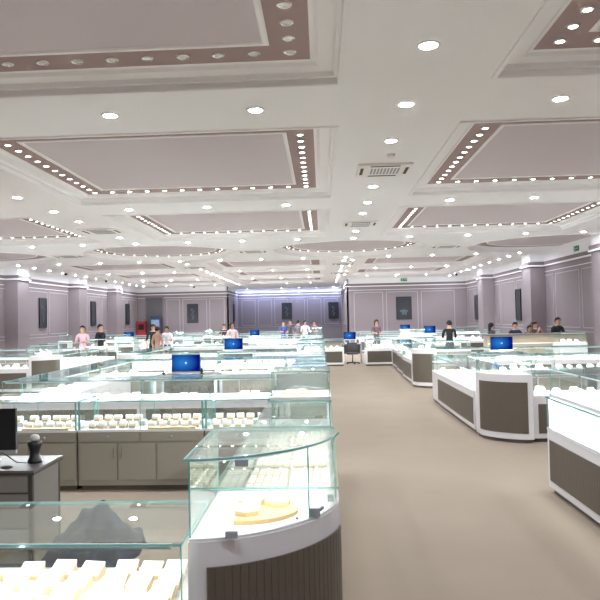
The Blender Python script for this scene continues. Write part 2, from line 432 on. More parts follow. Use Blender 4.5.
for x, y, nm in ((-12.2, 30.5, 'between the first and second picture'), (-12.3, 36.6, 'between the second and third picture'), (7.9, 38.4, 'near the back corner, bar side'), (-9.0, 45.6, 'by the back wall doorway')):
    o = empty('ceiling_camera', (x, y, CZ)); tag(o, 'small dark dome camera under the ceiling '+nm, 'camera')
    MB().lathe([(.001, -.05), (.08, -.05), (.09, 0)], seg=16).build('base', M['white'], o)
    MB().lathe([(.001, -.16), (.04, -.15), (.07, -.11), (.075, -.05)], seg=16).build('dome', M['black'], o)

# pictures and exit signs
def picture(loc, rz, w, h, label, motif=None):
    o = empty('wall_picture', loc, rz); tag(o, label, 'picture')       # faces local -y
    b = MB(); t = .05
    b.box(-w/2, w/2, -.04, 0, h/2-t, h/2).box(-w/2, w/2, -.04, 0, -h/2, -h/2+t).box(-w/2, -w/2+t, -.04, 0, -h/2+t, h/2-t).box(w/2-t, w/2, -.04, 0, -h/2+t, h/2-t)
    b.build('frame', M['picfrm'], o); c = boxpart('canvas', M['pic'], o, -w/2+t, w/2-t, -.025, -.002, -h/2+t, h/2-t)
    b = MB()
    if motif == 'flower':
        for k in range(11):
            a = k*2.4; r = .02+.022*k; b.ball((r*math.cos(a)*.9, -.028, -h*.17+r*math.sin(a)*.7), (.075, .008, .07), 8, 5)
    else:
        for k in range(6): b.ball((.07*math.sin(k*2.1), -.028, -h*.25+k*h*.09), (.05+.02*math.cos(k), .006, .09), 8, 5)
    b.build('motif', M['piclight'], c)
picture((5.2, YB_R-.02, 2.36), 0, .98, 1.45, 'dark picture of a pale blossom on the back wall', 'flower')
for y, nm in ((30.7, 'nearer the beige bar'), (38.9, 'nearer the back corner')):
    picture((XR-.02, y, 2.28), -PI/2, .8, 1.45, 'tall dark picture on the bar side wall, '+nm)
for y, nm in ((31.0, 'first from the entrance'), (38.0, 'second from the entrance'), (44.8, 'last before the corner')):
    picture((XL+.02, y, 2.38), PI/2, .85, 1.45, 'narrow dark picture on the side wall of pictures, '+nm)
picture((-9.5, YB_L-.02, 2.36), 0, .82, 1.4, 'dark picture on the back wall between doorway and recess')
picture((-2.85, YB_C-.02, 2.44), 0, .82, 1.35, 'dark picture at the middle of the blue-lit recess wall')
picture((.95, YB_C-.02, 2.42), 0, .82, 1.35, 'dark picture at the end of the blue-lit recess wall')
picture((XC0+.02, 50.2, 2.36), PI/2, .8, 1.4, 'dark picture seen edge-on on the recess side wall')
def exit_sign(loc, rz, label):
    o = empty('exit_sign', loc, rz); tag(o, label, 'exit sign')
    boxpart('panel', M['green'], o, -.2, .2, -.03, 0, -.09, .09)
    b = MB()
    b.box(-.03, .15, -.034, -.03, -.012, .012).add([(.15,-.034,-.04),(.19,-.034,0),(.15,-.034,.04)], [(0,1,2)])
    b.ball((-.10, -.032, .055), (.016, .004, .016), 8, 4).box(-.125, -.085, -.034, -.03, -.02, .035).box(-.15, -.12, -.034, -.03, -.06, -.03).box(-.09, -.06, -.034, -.03, -.06, -.02)
    b.build('pictogram', M['exitw'], o)
exit_sign((5.25, YB_R-.001, 4.15), 0, 'green exit sign on the frieze of the back wall')
exit_sign((XR-.001, 23.7, 4.16), -PI/2, 'green exit sign on the frieze above the bar side wall')

# ------------------------------------------------------------------ counters
ZD, ZT = .68, 1.0
def flutes(x0, x1, y, z0, z1, pitch=.034):
    """ribbed panel facing -y"""
    n = max(4, int((x1-x0)/pitch)); w = (x1-x0)/n; pts = []
    for k in range(n):
        a = x0+k*w
        pts += [(a, y-.0065), (a+w*.08, y-.009), (a+w*.92, y-.009)]
    pts += [(x1, y-.002), (x1, y+.004), (x0, y+.004)]
    b = MB(); b.prism(pts, z0, z1); return b
_fl = {}
def flute_part(parent, x0, x1, y, z0, z1):
    key = tuple(round(v, 3) for v in (x0, x1, y, z0, z1))
    if key not in _fl: _fl[key] = flutes(x0, x1, y, z0, z1).mesh('ribbed_panel', M['taupe'])
    return link('ribbed_panel', _fl[key], parent)
KNOB = MB().lathe([(.006, 0), (.006, .012), (.014, .018), (.014, .026), (.004, .03)], seg=10)
knm = MB(); knm.v = [(x, z, y) for x, y, z in KNOB.v]; knm.f = KNOB.f; knm.m = KNOB.m; knm.sm = KNOB.sm
KNOBM = knm.mesh('knob', M['steel'])
HANDM = MB().tube([(0, .0, -.05), (0, .022, -.045), (0, .022, .045), (0, 0, .05)], .005, 6).mesh('handle', M['metal'])
def counter(x, y, rz, L, label, group=None, D=.65, staff=False, panel=True, body='white_frame', led=True, joints=(), lining=False, glow='led'):
    """local: x 0..L along, y 0 customer side .. D staff side"""
    o = empty('glass_counter', (x, y, 0), rz); tag(o, label, 'jewellery counter', group)
    g = .004
    boxpart('plinth', M['plinth'], o, .03, L-.03, .05, D-.05, 0, .06)
    boxpart('cabinet', M['cabinet'] if staff == 'show' else M[body], o, g, L-g, .004, D-.004, .06, .655)
    boxpart('deck', M['deck'], o, g, L-g, 0, D, .655, ZD)
    if panel: flute_part(o, .07, L-.07, .004, .135, .56)
    if staff:
        nd = max(1, round(L/.725)); w = L/nd
        for k in range(nd):
            d = boxpart('drawer', M['drawer'], o, k*w+.012, (k+1)*w-.012, D-.004, D+.012, .555, .645)
            link('knob', KNOBM, d, ((k+.5)*w, D+.012, .605))
        bw = .43; xs = []
        if L > 1.2:
            xs = [(L-.008-bw*2-.02, -1), (L-.008-bw-.01, 1)]
            boxpart('side_panel', M['drawer'], o, .012, L-bw*2-.05, D-.004, D+.010, .125, .535)
        else: xs = [(L-.008-min(bw, L-.03), -1)]
        for dx, s in xs:
            ww = min(bw, L-.03)
            d = boxpart('door', M['drawer'], o, dx, dx+ww-.01, D-.004, D+.012, .125, .535)
            link('handle', HANDM, d, (dx+ww-.045 if s < 0 else dx+.035, D+.012, .42))
        boxpart('kick_board', M['cabinet'], o, .004, L-.004, D-.03, D-.002, .062, .12)
    t = .007
    pane('front_glass', o, g, L-g, .004, .004+t, ZD, ZT-t)
    pane('back_glass', o, g, L-g, D-.004-t, D-.004, ZD, ZT-t)
    ts = .022 if staff == 'show' else t
    pane('side_glass', o, g, g+ts, .012, D-.012, ZD, ZT-t); pane('side_glass', o, L-g-ts, L-g, .012, D-.012, ZD, ZT-t)
    pane('top_glass', o, 0, L, -.008, D+.008, ZT-t, ZT+.004)
    for j in joints: pane('divider_glass', o, j, j+t, .014, D-.014, ZD, ZT-t-.002)
    if lining:
        boxpart('white_lining', M['deck'], o, .014, .020, .02, D-.02, ZD, ZT-.01); boxpart('white_lining', M['deck'], o, .022, L-.02, D-.020, D-.014, ZD, ZT-.01)
    if led == -1: led_bar(o, .05, L-.05, D-.036, D-.016, ZT-.03, ZT-.016, -1)
    elif led:
        led_bar(o, .05, L-.05, .016, .034, ZT-.020, ZT-.008, glow=glow)
    return o
def showcase(x, y, rz, L, D, label, z=ZT+.0045, h=.30, led=True, backing=False):
    o = empty('display_case', (x, y, z), rz); tag(o, label, 'display case')
    t = .007
    boxpart('base', M['deck'], o, 0, L, 0, D, .001, .032)
    pane('front_glass', o, .01, L-.01, .01, .01+t, .032, h); pane('back_glass', o, .01, L-.01, D-.01-t, D-.01, .032, h)
    pane('side_glass', o, .01, .01+t, .018, D-.018, .032, h); pane('side_glass', o, L-.01-t, L-.01, .018, D-.018, .032, h)
    pane('top_glass', o, 0, L, 0, D, h, h+.009)
    if led: led_bar(o, .04, L-.04, .022, .038, h-.014, h-.003, glow='soft')
    if backing: boxpart('back_panel', M['greyback'], o, .03, L-.03, D-.024, D-.019, .034, h-.03)
    boxpart('clip', M['steel'], o, L*.47, L*.47+.03, .002, .018, h-.03, h-.006); 
    return o
def arc_pts(a, b, n=18, e=1.78):
    pts = []
    for k in range(n+1):
        th = PI/2*k/n; c, s = math.cos(th), math.sin(th)
        pts.append((a*s**(2/e), b-b*c**(2/e)))
    return pts
def corner(x, y, a, b, label, mirror=False, back=.17, upper=True, hardware=False, led=True, group=None):
    """corner unit: front-left corner at local origin, curved front sweeping to (a, b), solid to counter height, glass box above"""
    o = empty('corner_counter', (x, y, 0)); tag(o, label, 'corner counter', group)
    sg = -1 if mirror else 1
    F = lambda P: [(sg*px, py) for px, py in P]
    def ins(P, d):      # shrink the outline about its middle
        cx = sum(p[0] for p in P)/len(P); cy = sum(p[1] for p in P)/len(P)
        return [(cx+(px-cx)*(1-d/max(.05, math.hypot(px-cx, py-cy))), cy+(py-cy)*(1-d/max(.05, math.hypot(px-cx, py-cy)))) for px, py in P]
    A = arc_pts(a, b); out = A+[(a, b+back), (0, b+back)]
    ZS = 1.0
    MB().prism(F(ins(out, .05)), 0, .055).build('plinth', M['plinth'], o)
    MB().prism(F(out), .055, ZS-.012).build('body', M['white_frame'], o)
    MB().prism(F(ins(out, .006)), ZS-.012, ZS).build('deck', M['deck'], o)
    # ribbed panel following the curve
    P = [Vector((*p, 0)) for p in A]; Ls = [0]
    for i in range(1, len(P)): Ls.append(Ls[-1]+(P[i]-P[i-1]).length)
    def at(s):
        for i in range(1, len(P)):
            if s <= Ls[i] or i == len(P)-1:
                t = (s-Ls[i-1])/(Ls[i]-Ls[i-1]); d = (P[i]-P[i-1]).normalized(); return P[i-1].lerp(P[i], t), Vector((d.y, -d.x, 0))
    s0, s1 = .075, Ls[-1]-.045; n = int((s1-s0)/.034); w = (s1-s0)/n; op = []
    for k in range(n):
        for q, h in ((0, .0065), (.08, .009), (.92, .009)):
            p, nn = at(s0+(k+q)*w); op.append(tuple((p+nn*h)[:2]))
    ip = [tuple((at(s0+(s1-s0)*k/20)[0]-at(s0+(s1-s0)*k/20)[1]*.004)[:2]) for k in range(20, -1, -1)]
    poly = F(op+ip); nn = len(op)
    bb = MB(); z0, z1 = .145, .885
    v = [(px, py, z0) for px, py in op]+[(px, py, z1) for px, py in op]
    q = [at(s0+(k+qq)*w) for k in range(n) for qq in (0, .08, .92)]
    v += [tuple((p-m*.004)[:2])+(z0,) for p, m in q]+[tuple((p-m*.004)[:2])+(z1,) for p, m in q]
    v = [(sg*vx, vy, vz) for vx, vy, vz in v]
    fs = []
    for i in range(nn-1): fs += [(i, i+1, nn+i+1, nn+i), (nn+i, nn+i+1, 3*nn+i+1, 3*nn+i), (i, 2*nn+i, 2*nn+i+1, i+1)]
    bb.add(v, fs).build('ribbed_panel', M['taupe'], o)
    if upper:
        t = .008; zt = 1.33 if hardware else 1.30
        gl = ins(A, .014); gi = ins(A, .022)
        bb = MB(); n1 = len(gl)
        G = F(gl+gi[::-1]); bb.prism(G, ZS, zt-.01, 0, 1)
        bb.build('curved_glass', [M['glass'], M['edge']], o)
        X0, X1 = (.008, a-.014)
        yb = b+back-.012
        xx = sorted((sg*X0, sg*X1)); pane('back_glass', o, xx[0], xx[1], yb-t, yb, ZS, zt-.01)
        xx = sorted((sg*.002, sg*.010)); pane('side_glass', o, xx[0], xx[1], .022, yb-t, ZS, zt-.01)
        xx = sorted((sg*(a-.022), sg*(a-.014))); pane('end_glass', o, xx[0], xx[1], b-.01, yb-t, ZS, zt-.01)
        top = [(px*1.0, py-.012) for px, py in A]; top[0] = (-.012, -.012); top[-1] = (a+.005, b-.02)
        MB().prism(F(top+[(a-.03, b+back), (-.012, b+back)]), zt-.01, zt, 1, 0).build('top_glass', [M['glass'], M['edge']], o)
        if led:
            q0 = [at(.03+(Ls[-1]*.93-.03)*k/20) for k in range(21)]; v = []
            for p, m in q0:
                for dd, zz in ((.030, zt-.024), (.030, zt-.011), (.046, zt-.011), (.042, zt-.021)):
                    e_ = p-m*dd; v.append((sg*e_.x, e_.y, zz))
            fs = []; mi = []
            for k in range(20):
                for c_ in range(4): fs.append((4*k+c_, 4*k+4+c_, 4*k+4+(c_+1) % 4, 4*k+(c_+1) % 4)); mi.append(1 if c_ == 2 else 0)
            fs += [(0, 1, 2, 3), (80, 83, 82, 81)]; mi += [0, 0]
            MB().add(v, fs, mi).build('led_strip', [M['channel'], M['soft']], o)
        if hardware:
            boxpart('top_clip', M['steel'], o, .20, .255, .004, .024, zt-.035, zt-.008)
            boxpart('hinge', M['steel'], o, .155, .205, .004, .02, ZS+.002, ZS+.03)
            p, m = at(Ls[-1]*.66)
            bb = MB(); bb.box(p.x-.028, p.x+.018, p.y-.012, p.y+.012, ZS+.004, ZS+.038).tube([(p.x+.018, p.y, ZS+.03), (p.x+.03, p.y-.012, ZS+.046)], .008, 6).build('lock', M['steel'], o)
            bb = MB(); bb.ball((p.x-.085, p.y-.045, ZS+.008), .007, 8, 6).build('screw_stop', M['steel'], o)
            p, m = at(Ls[-1]*.93); boxpart('hinge', M['steel'], o, p.x-.05, p.x-.02, p.y-.005, p.y+.015, ZS+.003, ZS+.032)
            p, m = at(Ls[-1]*.62); boxpart('glass_joint', M['edge'], o, p.x-.012, p.x-.006, p.y+.004, p.y+.024, ZS+.002, zt-.012)
    return o

# first island (desk inside)
counter(-2.03, 2.61, 0, 1.448, 'nearest glass counter full of white cushions, beside the curved corner counter', D=.60, glow='soft')
corner(-.57, 2.66, .635, .60, 'curved corner counter nearest the aisle with round wooden tray under glass', hardware=True)
counter(.06, 3.46, PI/2, 1.74, 'aisle-side glass counter directly behind the nearest curved corner counter', staff=True, glow='soft')
counter(.06, 5.21, PI/2, 1.76, 'aisle-side glass counter second behind the nearest curved corner counter', staff=True, glow='soft')
counter(.075, 7.0, PI/2, .86, 'short glass counter at the aisle end of the grey drawer row', led=False)
showcase(-.58, 7.08, 0, .655, .70, 'square glass case on the short counter ending the grey drawer row', backing=True)
for xr, L, nm in ((-.60, .735, 'half-width glass counter with one grey drawer, next to the stacked glass cases'), (-1.345, 1.435, 'grey glass counter with two drawers and paired doors, middle of its row'),
                  (-2.79, 1.445, 'grey glass counter with drawers behind the desk monitor'), (-4.245, 1.445, 'grey glass counter furthest from the aisle in the drawer row')):
    counter(xr, 7.88, PI, L, nm, staff='show', panel=True, joints=(L*.5,) if L > 1 else ())

def island(nm, xl, xr, y0, y1, cr=True, cl=False, nside=2, skip='', nfront=2, nback=2, lside=2):
    D = .65; yf = y0+.05
    if cr: corner(xr-.64, y0, .63, .6, 'curved corner counter of %s at the aisle end of its front' % nm)
    if cl: corner(xl+.64, y0, .63, .6, 'curved corner counter of %s away from the aisle' % nm, mirror=True)
    a = xl+(.66 if cl else .0); b = xr-(.66 if cr else 0); w = (b-a)/nfront
    for k in range(nfront): counter(a+k*w, yf, 0, w, 'long glass counter in the front row of %s, %s' % (nm, POS(k, nfront)))
    sx, sl = y0+.80, (y1-.78)-(y0+.80)
    for k in range(nside): counter(xr, sx+k*sl/nside, PI/2, sl/nside, 'glass counter on the aisle side of %s, %s' % (nm, DEP(k, nside)))
    counter(xr, y1-.77, PI/2, .77, 'short glass counter at the back aisle corner of %s' % nm)
    showcase(xr-.645, y1-.74, 0, .64, .70, 'glass case standing on the back aisle corner of %s' % nm)
    a2 = xl; b2 = xr-.66; w = (b2-a2)/nback
    for k in range(nback): counter(b2-k*w, y1, PI, w, 'glass counter in the back row of %s, %s' % (nm, POS(nback-1-k, nback)), staff=True, led=-1)
    if lside:
        s0, s1 = yf+.67, y1-.73; w = (s1-s0)/lside
        if cl: s0 = y0+.8; w = (s1-s0)/lside
        for k in range(lside): counter(xl, s1-k*w, -PI/2, w, 'glass counter on the outer side of %s, %s' % (nm, DEP(lside-1-k, lside)), led=-1)
def POS(k, n): return ['farther from the aisle', 'nearer the aisle'][k] if n == 2 else ['farthest from the aisle', 'in the middle', 'nearest the aisle'][k]
def DEP(k, n): return ['near half', 'far half'][k] if n == 2 else ['near third', 'middle third', 'far third'][k]
island('the second island', -4.95, .06, 9.75, 15.1)
island('the third island', -5.65, .06, 17.1, 22.4, cl=True)
island('the picture-wall island', -12.3, -7.25, 17.1, 22.4, cl=False)

# across the aisle
counter(2.36, 7.08, -PI/2, 1.75, 'nearest glass counter across the aisle, with tall glass case on top', lining=True)
counter(2.36, 5.32, -PI/2, 1.75, 'glass counter across the aisle closest to the camera, cut by the frame', lining=True)
showcase(2.385, 7.06, -PI/2, 1.70, .58, 'long glass case on top of the nearest counter across the aisle', h=.30)
corner(3.035, 9.64, .65, .55, 'curved ribbed corner counter standing alone across the aisle, middle distance', mirror=True, back=.2)
counter(3.06, 9.72, 0, 1.85, 'glass counter beside the curved ribbed counter across the aisle')
counter(4.92, 9.72, 0, 1.85, 'glass counter second beside the curved ribbed counter across the aisle')
counter(2.38, 13.81, -PI/2, 3.29, 'long aisle-facing glass counter just behind the curved ribbed counter across the aisle')
counter(4.45, 14.55, PI, 2.05, 'back-row glass counter carrying the blue monitor across the aisle', staff=True, led=-1)
counter(6.5, 14.55, PI, 2.03, 'back-row glass counter beyond the monitor across the aisle', staff=True, led=-1)
corner(2.93, 17.0, .56, .5, 'small curved corner counter far across the aisle, taupe front', mirror=True)
for k, nm in enumerate(('beside the small curved corner', 'in the middle', 'nearest the side wall')):
    counter(2.95+k*1.5, 17.08, 0, 1.48, 'glass counter of bright white displays across the aisle, '+nm)
for k, nm in enumerate(('near third', 'middle third', 'far third')):
    counter(2.42+.09*k, 20.05+k*2.27, -PI/2, 2.24, 'glass counter facing the far aisle behind the small curved corner, '+nm)
counter(5.0, 22.9, PI, 1.62, 'glass counter behind which the person in black stands', staff=True, led=-1)
# pedestals with solid sides
def pedestal(x, y, w, d, label, h=1.0, case=.3, panel=True):
    o = empty('display_pedestal', (x, y, 0)); tag(o, label, 'display pedestal')
    boxpart('plinth', M['plinth'], o, .04, w-.04, .04, d-.04, 0, .06); boxpart('body', M['white_frame'], o, 0, w, 0, d, .06, h-.015)
    if panel: flute_part(o, .06, w-.06, 0, .14, h-.1)
    boxpart('deck', M['deck'], o, 0, w, 0, d, h-.015, h)
    t = .008; zt = h+case
    pane('front_glass', o, .01, w-.01, .01, .01+t, h, zt-.009); pane('back_glass', o, .01, w-.01, d-.01-t, d-.01, h, zt-.009)
    pane('side_glass', o, .01, .01+t, .02, d-.02, h, zt-.009); pane('side_glass', o, w-.01-t, w-.01, .02, d-.02, h, zt-.009)
    pane('top_glass', o, 0, w, 0, d, zt-.009, zt)
    led_bar(o, .05, w-.05, .022, .040, zt-.03, zt-.016)
pedestal(6.85, 19.2, .78, .6, 'white pedestal with glass box in front of the beige bar', panel=False)
pedestal(6.35, 25.4, .5, .5, 'small taupe pedestal at the open end of the beige bar')
pedestal(-6.5, 35.2, .5, .5, 'small taupe pedestal in front of the recess corner')
pedestal(-7.7, 33.0, .62, .5, 'taupe pedestal among the far counters below the back picture')
pedestal(-12.5, 30.2, .5, .5, 'taupe pedestal close to the wall of narrow pictures')
pedestal(-7.9, 24.6, .7, .6, 'glass-topped pedestal behind the picture-wall island')
# block closing the aisle
counter(-.92, 25.15, 0, 1.74, 'white counter closing the far aisle, on the side of the desk islands', body='white')
counter(1.63, 24.95, 0, 1.06, 'white counter closing the far aisle, beside the monitor gap', body='white')
FAR = []
for y, spans in ((28.2, [(-12.2, 3.7), (-8.0, 3.7), (-3.9, 3.6)]), (31.4, [(-11.8, 3.6), (-7.6, 3.6), (-3.6, 3.6)]), (35.6, [(-11.6, 4.4), (-5.6, 4.4)]), (39.5, [(-11.5, 4.5), (-5.4, 4.6)]), (44., [(-11, 4.5), (-5, 4.5)])):
    for k, (x, L) in enumerate(spans): FAR.append((x, y, L))
for y, spans in ((27.6, [(2.2, 3.6)]), (30.6, [(2.0, 3.4), (5.7, 2.6)]), (34.0, [(1.9, 3.4), (5.6, 2.6)]), (38, [(1.9, 3.2), (5.4, 2.8)])):
    for x, L in spans: FAR.append((x, y, L))
for i, (x, y, L) in enumerate(FAR):
    r = sorted({f[1] for f in FAR if (f[0] > 1) == (x > 1)}).index(y); c = sorted(f[0] for f in FAR if f[1] == y).index(x)
    sd = 'bar side' if x > 1 else 'desk side'
    counter(x, y, 0, L, 'far glass counter, %s, %s row past the aisle end, %s' % (sd, ORD[r+1], ['first', 'second', 'third'][c]+' from the picture wall' if x < 1 else ['first', 'second'][c]+' from the aisle'))
showcase(-.55, 28.24, 0, .55, .5, 'tall pale glass case on a far counter near the aisle end', h=.46)
showcase(3.3, 27.7, 0, 1.0, .5, 'glass case on the far counter behind the aisle-closing block')
showcase(-5.3, 31.5, 0, 1.0, .5, 'glass case on a far counter in front of the recess')
showcase(-9.6, 28.3, 0, 1.0, .5, 'glass case on a far counter near the people by the picture wall')
showcase(6.2, 30.7, 0, 1.1, .5, 'glass case on the far counter behind the beige bar')

# ------------------------------------------------------------------ merchandise
def cushion_proto():
    b = MB(); b.add([(-.05,-.045,.022),(.05,-.045,.022),(.05,.042,.050),(-.05,.042,.050),(-.05,-.045,.030),(.05,-.045,.030),(.05,.042,.060),(-.05,.042,.060)],
        [(0,3,2,1),(4,5,6,7),(0,1,5,4),(1,2,6,5),(2,3,7,6),(3,0,4,7)])
    bb = MB(); bb.add([(-.05,-.045,0),(.05,-.045,0),(.05,.042,0),(-.05,.042,0),(-.05,-.045,.022),(.05,-.045,.022),(.05,.042,.050),(-.05,.042,.050)],
        [(0,3,2,1),(4,5,6,7),(0,1,5,4),(1,2,6,5),(2,3,7,6),(3,0,4,7)])
    return b.mesh('display_cushion', M['cushion']), bb.mesh('base', M['tan'])
CUSH = cushion_proto()
def item(kind, meshes, loc, rz, label, cat, group, partname):
    o = link(kind, meshes[0], None, loc, rz); tag(o, label, cat, group)
    for pn, me in zip(partname, meshes[1:]): link(pn, me, o)
    return o
E3 = ZD+.0015
cols = [-1.60, -1.455, -1.31, -1.165, -1.0, -.875, -.76, -.645]
for ci, cx in enumerate(cols[:7]):
    for ri, cy in enumerate((2.72, 2.85, 2.98, 3.11)):
        if ci == 7 and ri in (0, 2): continue
        if ci == 4 and ri in (0, 1) or ci == 5 and ri == 1: continue
        if ci == 7: continue
        if ci == 0 and ri > 2: continue
        item('display_cushion', CUSH, (cx+(.012*ri if ci < 6 else .035)+random.uniform(-.004, .004), cy+random.uniform(-.006, .006)-(.025 if ci % 2 else 0), E3), random.uniform(-.12, .12)-.05,
             'small white sloped cushion with tan sides in the nearest glass counter', 'jewellery cushion', 'white cushions in the nearest counter', ['base'])
o = MB().box(-.13, .13, -.10, .10, 0, .03).build('wooden_tray', M['wood']); o.location = (-1.81, 3.02, E3); o.rotation_euler.z = .1
tag(o, 'flat tan wooden tray in the nearest glass counter corner', 'tray')
o = empty('round_dish', (-.985, 2.83, E3)); tag(o, 'round white dish with tan rim among the nearest cushions', 'dish')
MB().lathe([(.085, 0), (.09, .02), (.082, .024)], seg=28).build('rim', M['tan'], o); MB().lathe([(.001, .0245), (.082, .0245), (.08, .03), (.001, .031)], seg=28, cap=False).build('pad', M['cushion'], o)

# round wooden tray and three pads under the curved case
o = MB(); pts = [(0, -.19)]+[(.275*math.cos(t), .19*math.sin(t)) for t in [(-PI/2)+PI*k/24 for k in range(1, 24)]]+[(0, .19)]
tr = o.prism(pts, 0, .018).build('half_round_tray', M['wood']); tr.location = (-.405, 3.03, 1.0015)
tag(tr, 'half-round pale wooden tray under the curved corner glass', 'tray')
HEXP = []
for k in range(6): HEXP.append((.062*math.cos(k*PI/3+.2), .058*math.sin(k*PI/3+.2)))
b1 = MB().prism(HEXP, .02, .036); b2 = MB().prism(HEXP, 0, .02)
for (px, py), nm in zip(((-.355, 3.10), (-.355, 2.945), (-.225, 3.09)), ('at the back near the straight edge', 'at the front of the tray', 'towards the curved end of the tray')):
    p = link('hexagonal_pad', b1.mesh('hexagonal_pad', M['cushion']), None, (px, py, 1.0215)); p.rotation_euler.z = random.uniform(-.3, .3)
    tag(p, 'white hexagonal pad on the half-round tray, '+nm, 'jewellery pad'); link('base', b2.mesh('base', M['tan']), p)

# bracelet stands in the drawer row
def stand_mesh():
    b = MB(); n = 9; v = []
    for xx in (-.042, .042):
        for k in range(n):
            a = PI*1.15*k/(n-1)-.2; v.append((xx, -.032*math.cos(a)*1.0, .03+.038*math.sin(a)))
        for k in range(n):
            a = PI*1.15*(n-1-k)/(n-1)-.2; v.append((xx, -.018*math.cos(a), .03+.022*math.sin(a)))
    m = 2*n; fs = [tuple(range(m)), tuple(range(m, 2*m))[::-1]]+[(i, (i+1) % m, m+(i+1) % m, m+i) for i in range(m)]
    b.add(v, fs); c = MB().box(-.036, .036, -.045, .035, 0, .024)
    return b.mesh('bracelet_stand', M['cushion']), c.mesh('base', M['tan'])
STAND = stand_mesh()
HALF = [(-1.30, -.64, 'next to the stacked cases'), (-2.04, -1.39, 'near the curved counter'), (-2.74, -2.09, 'left of the paired doors'), (-3.49, -2.84, 'behind the scanner'), (-4.19, -3.54, 'behind the desk monitor')]
HALF[2] = (*HALF[2][:2], 'over the paired doors')
for hi, (xa, xb, nm) in enumerate(HALF):
    o = MB().box(xa, xb, 7.50, 7.62, E3, E3+.053).build('display_riser', M['deck']); tag(o, 'long white riser inside the drawer row, '+nm, 'display riser')
    if hi in (1, 3):
        o = MB().box(-.27, .27, -.035, .035, 0, .02).build('wooden_tray', M['wood']); o.location = ((xa+xb)/2, 7.282, E3); tag(o, 'narrow tan wooden tray along the drawer-row glass, '+nm, 'tray')
    for r, yy in enumerate((7.375, 7.555)):
        n = 5
        for k in range(n):
            item('bracelet_stand', STAND, (xa+.02+(xb-xa-.04)*(k+.5)/n+random.uniform(-.012, .012), yy+random.uniform(-.008, .008), E3+(.055 if r else 0)), random.uniform(-.25, .25),
                 'curved white bracelet stand in the grey drawer row of counters', 'bracelet stand', 'bracelet stands in the drawer row', ['base'])

# ring trays along the aisle side of the first island
def tray_mesh(w=.28, d=.2, cols_=5, rows_=3):
    b = MB().box(-w/2, w/2, -d/2, d/2, 0, .018)
    c = MB()
    for i in range(cols_):
        for j in range(rows_):
            xx = -w/2+(i+.5)*w/cols_; yy = -d/2+(j+.5)*d/rows_
            c.box(xx-w/cols_*.38, xx+w/cols_*.38, yy-d/rows_*.33, yy+d/rows_*.33, .018, .03)
    return b.mesh('ring_tray', M['tan']), c.mesh('card_rows', M['cushion'])
TRAY = tray_mesh()
for (ya, yb, nm) in ((3.56, 5.15, 'first'), (5.3, 6.9, 'second')):
    yy = ya+.1
    while yy < yb-.05:
        for xx in (-.43, -.125):
            item('ring_tray', TRAY, (xx, yy, E3), random.uniform(-.05, .05), 'flat tray of white ring cards in the %s aisle-side counter' % nm, 'ring tray', 'ring trays in the %s aisle-side counter' % nm, ['card_rows'])
        yy += .235
# white display blocks for all the other counters
def block_meshes():
    out = []
    for k in range(3):
        b = MB(); w = .052+.011*k
        b.add([(-w,-.06,0),(w,-.06,0),(w,.06,0),(-w,.06,0),(-w*.8,-.03,.05+.02*k),(w*.8,-.03,.05+.02*k),(w*.8,.05,.09+.02*k),(-w*.8,.05,.09+.02*k)], [(0,3,2,1),(4,5,6,7),(0,1,5,4),(1,2,6,5),(2,3,7,6),(3,0,4,7)])
        out.append(b.mesh('display_block', M['cushion']))
    return out
BLK = block_meshes()
BLT = MB().box(-.07, .07, -.05, .05, 0, .035).mesh('display_block', M['tan'])
def blocks(x0, x1, y, n, where, z=E3, tan=0., along='x', rows=1, dy=.22, sc=1.):
    for r in range(rows):
        for k in range(n):
            t = (k+.5)/n; px = x0+(x1-x0)*t+random.uniform(-.03, .03)*(x1-x0)/n; py = y+random.uniform(-.015, .015)+r*dy
            me = BLT if random.random() < tan else random.choice(BLK)
            o = link('display_block', me, None, (px, py, z) if along == 'x' else (py, px, z), 0 if along == 'x' else PI/2)
            o.scale = (sc, sc, sc*.85)
            tag(o, 'white jewellery display block in '+where, 'display block', 'display blocks in '+where)
def seg(a, b, n, y, m, where, **kw):
    w = (b-a)/n
    for k in range(n): blocks(a+k*w+.06, a+(k+1)*w-.06, y, m, where, **kw)
seg(-4.95, -.6, 2, 9.97, 13, 'the front row of the second island')
seg(-4.95, -.6, 2, 14.78, 10, 'the back row of the second island', tan=.35)
seg(10.55, 14.32, 2, -.30, 7, 'the aisle side of the second island', along='y')
seg(10.47, 14.37, 2, -4.62, 8, 'the outer side of the second island', along='y')
seg(-4.99, -.6, 2, 17.35, 13, 'the front row of the third island')
seg(-5.65, -.6, 2, 22.05, 9, 'the back row of the third island', tan=.2)
seg(17.9, 21.62, 2, -7.58, 9, 'the aisle side of the picture-wall island', along='y')
seg(-12.3, -7.91, 2, 17.35, 8, 'the front row of the picture-wall island')
seg(3.06, 6.77, 2, 9.95, 7, 'the counters beside the curved ribbed counter across the aisle')
seg(10.52, 13.81, 1, 2.72, 14, 'the aisle-facing counter behind the curved ribbed counter', along='y')
seg(2.42, 6.5, 2, 14.22, 9, 'the back row carrying the monitor across the aisle', tan=.3)
seg(2.95, 7.43, 3, 17.3, 9, 'the bright counters far across the aisle')
blocks(5.4, 7.0, 2.66, 9, 'the nearest counter across the aisle', along='y'); blocks(3.7, 5.2, 2.66, 8, 'the nearest counter across the aisle', along='y')
blocks(5.55, 6.95, 2.62, 9, 'the long case on the nearest counter across the aisle', z=ZT+.038, along='y', sc=.75)
blocks(-.8, .7, 25.4, 6, 'the aisle-closing counter on the desk side'); blocks(1.7, 2.6, 25.2, 5, 'the aisle-closing counter by the monitor gap')
blocks(2.52, 2.95, 10.06, 3, 'the curved ribbed counter across the aisle', z=1.0015, tan=.3)
blocks(2.52, 2.84, 17.32, 2, 'the small curved corner far across the aisle', z=1.0015)
blocks(6.95, 7.53, 19.5, 3, 'the pedestal box in front of the bar', z=1.0015)
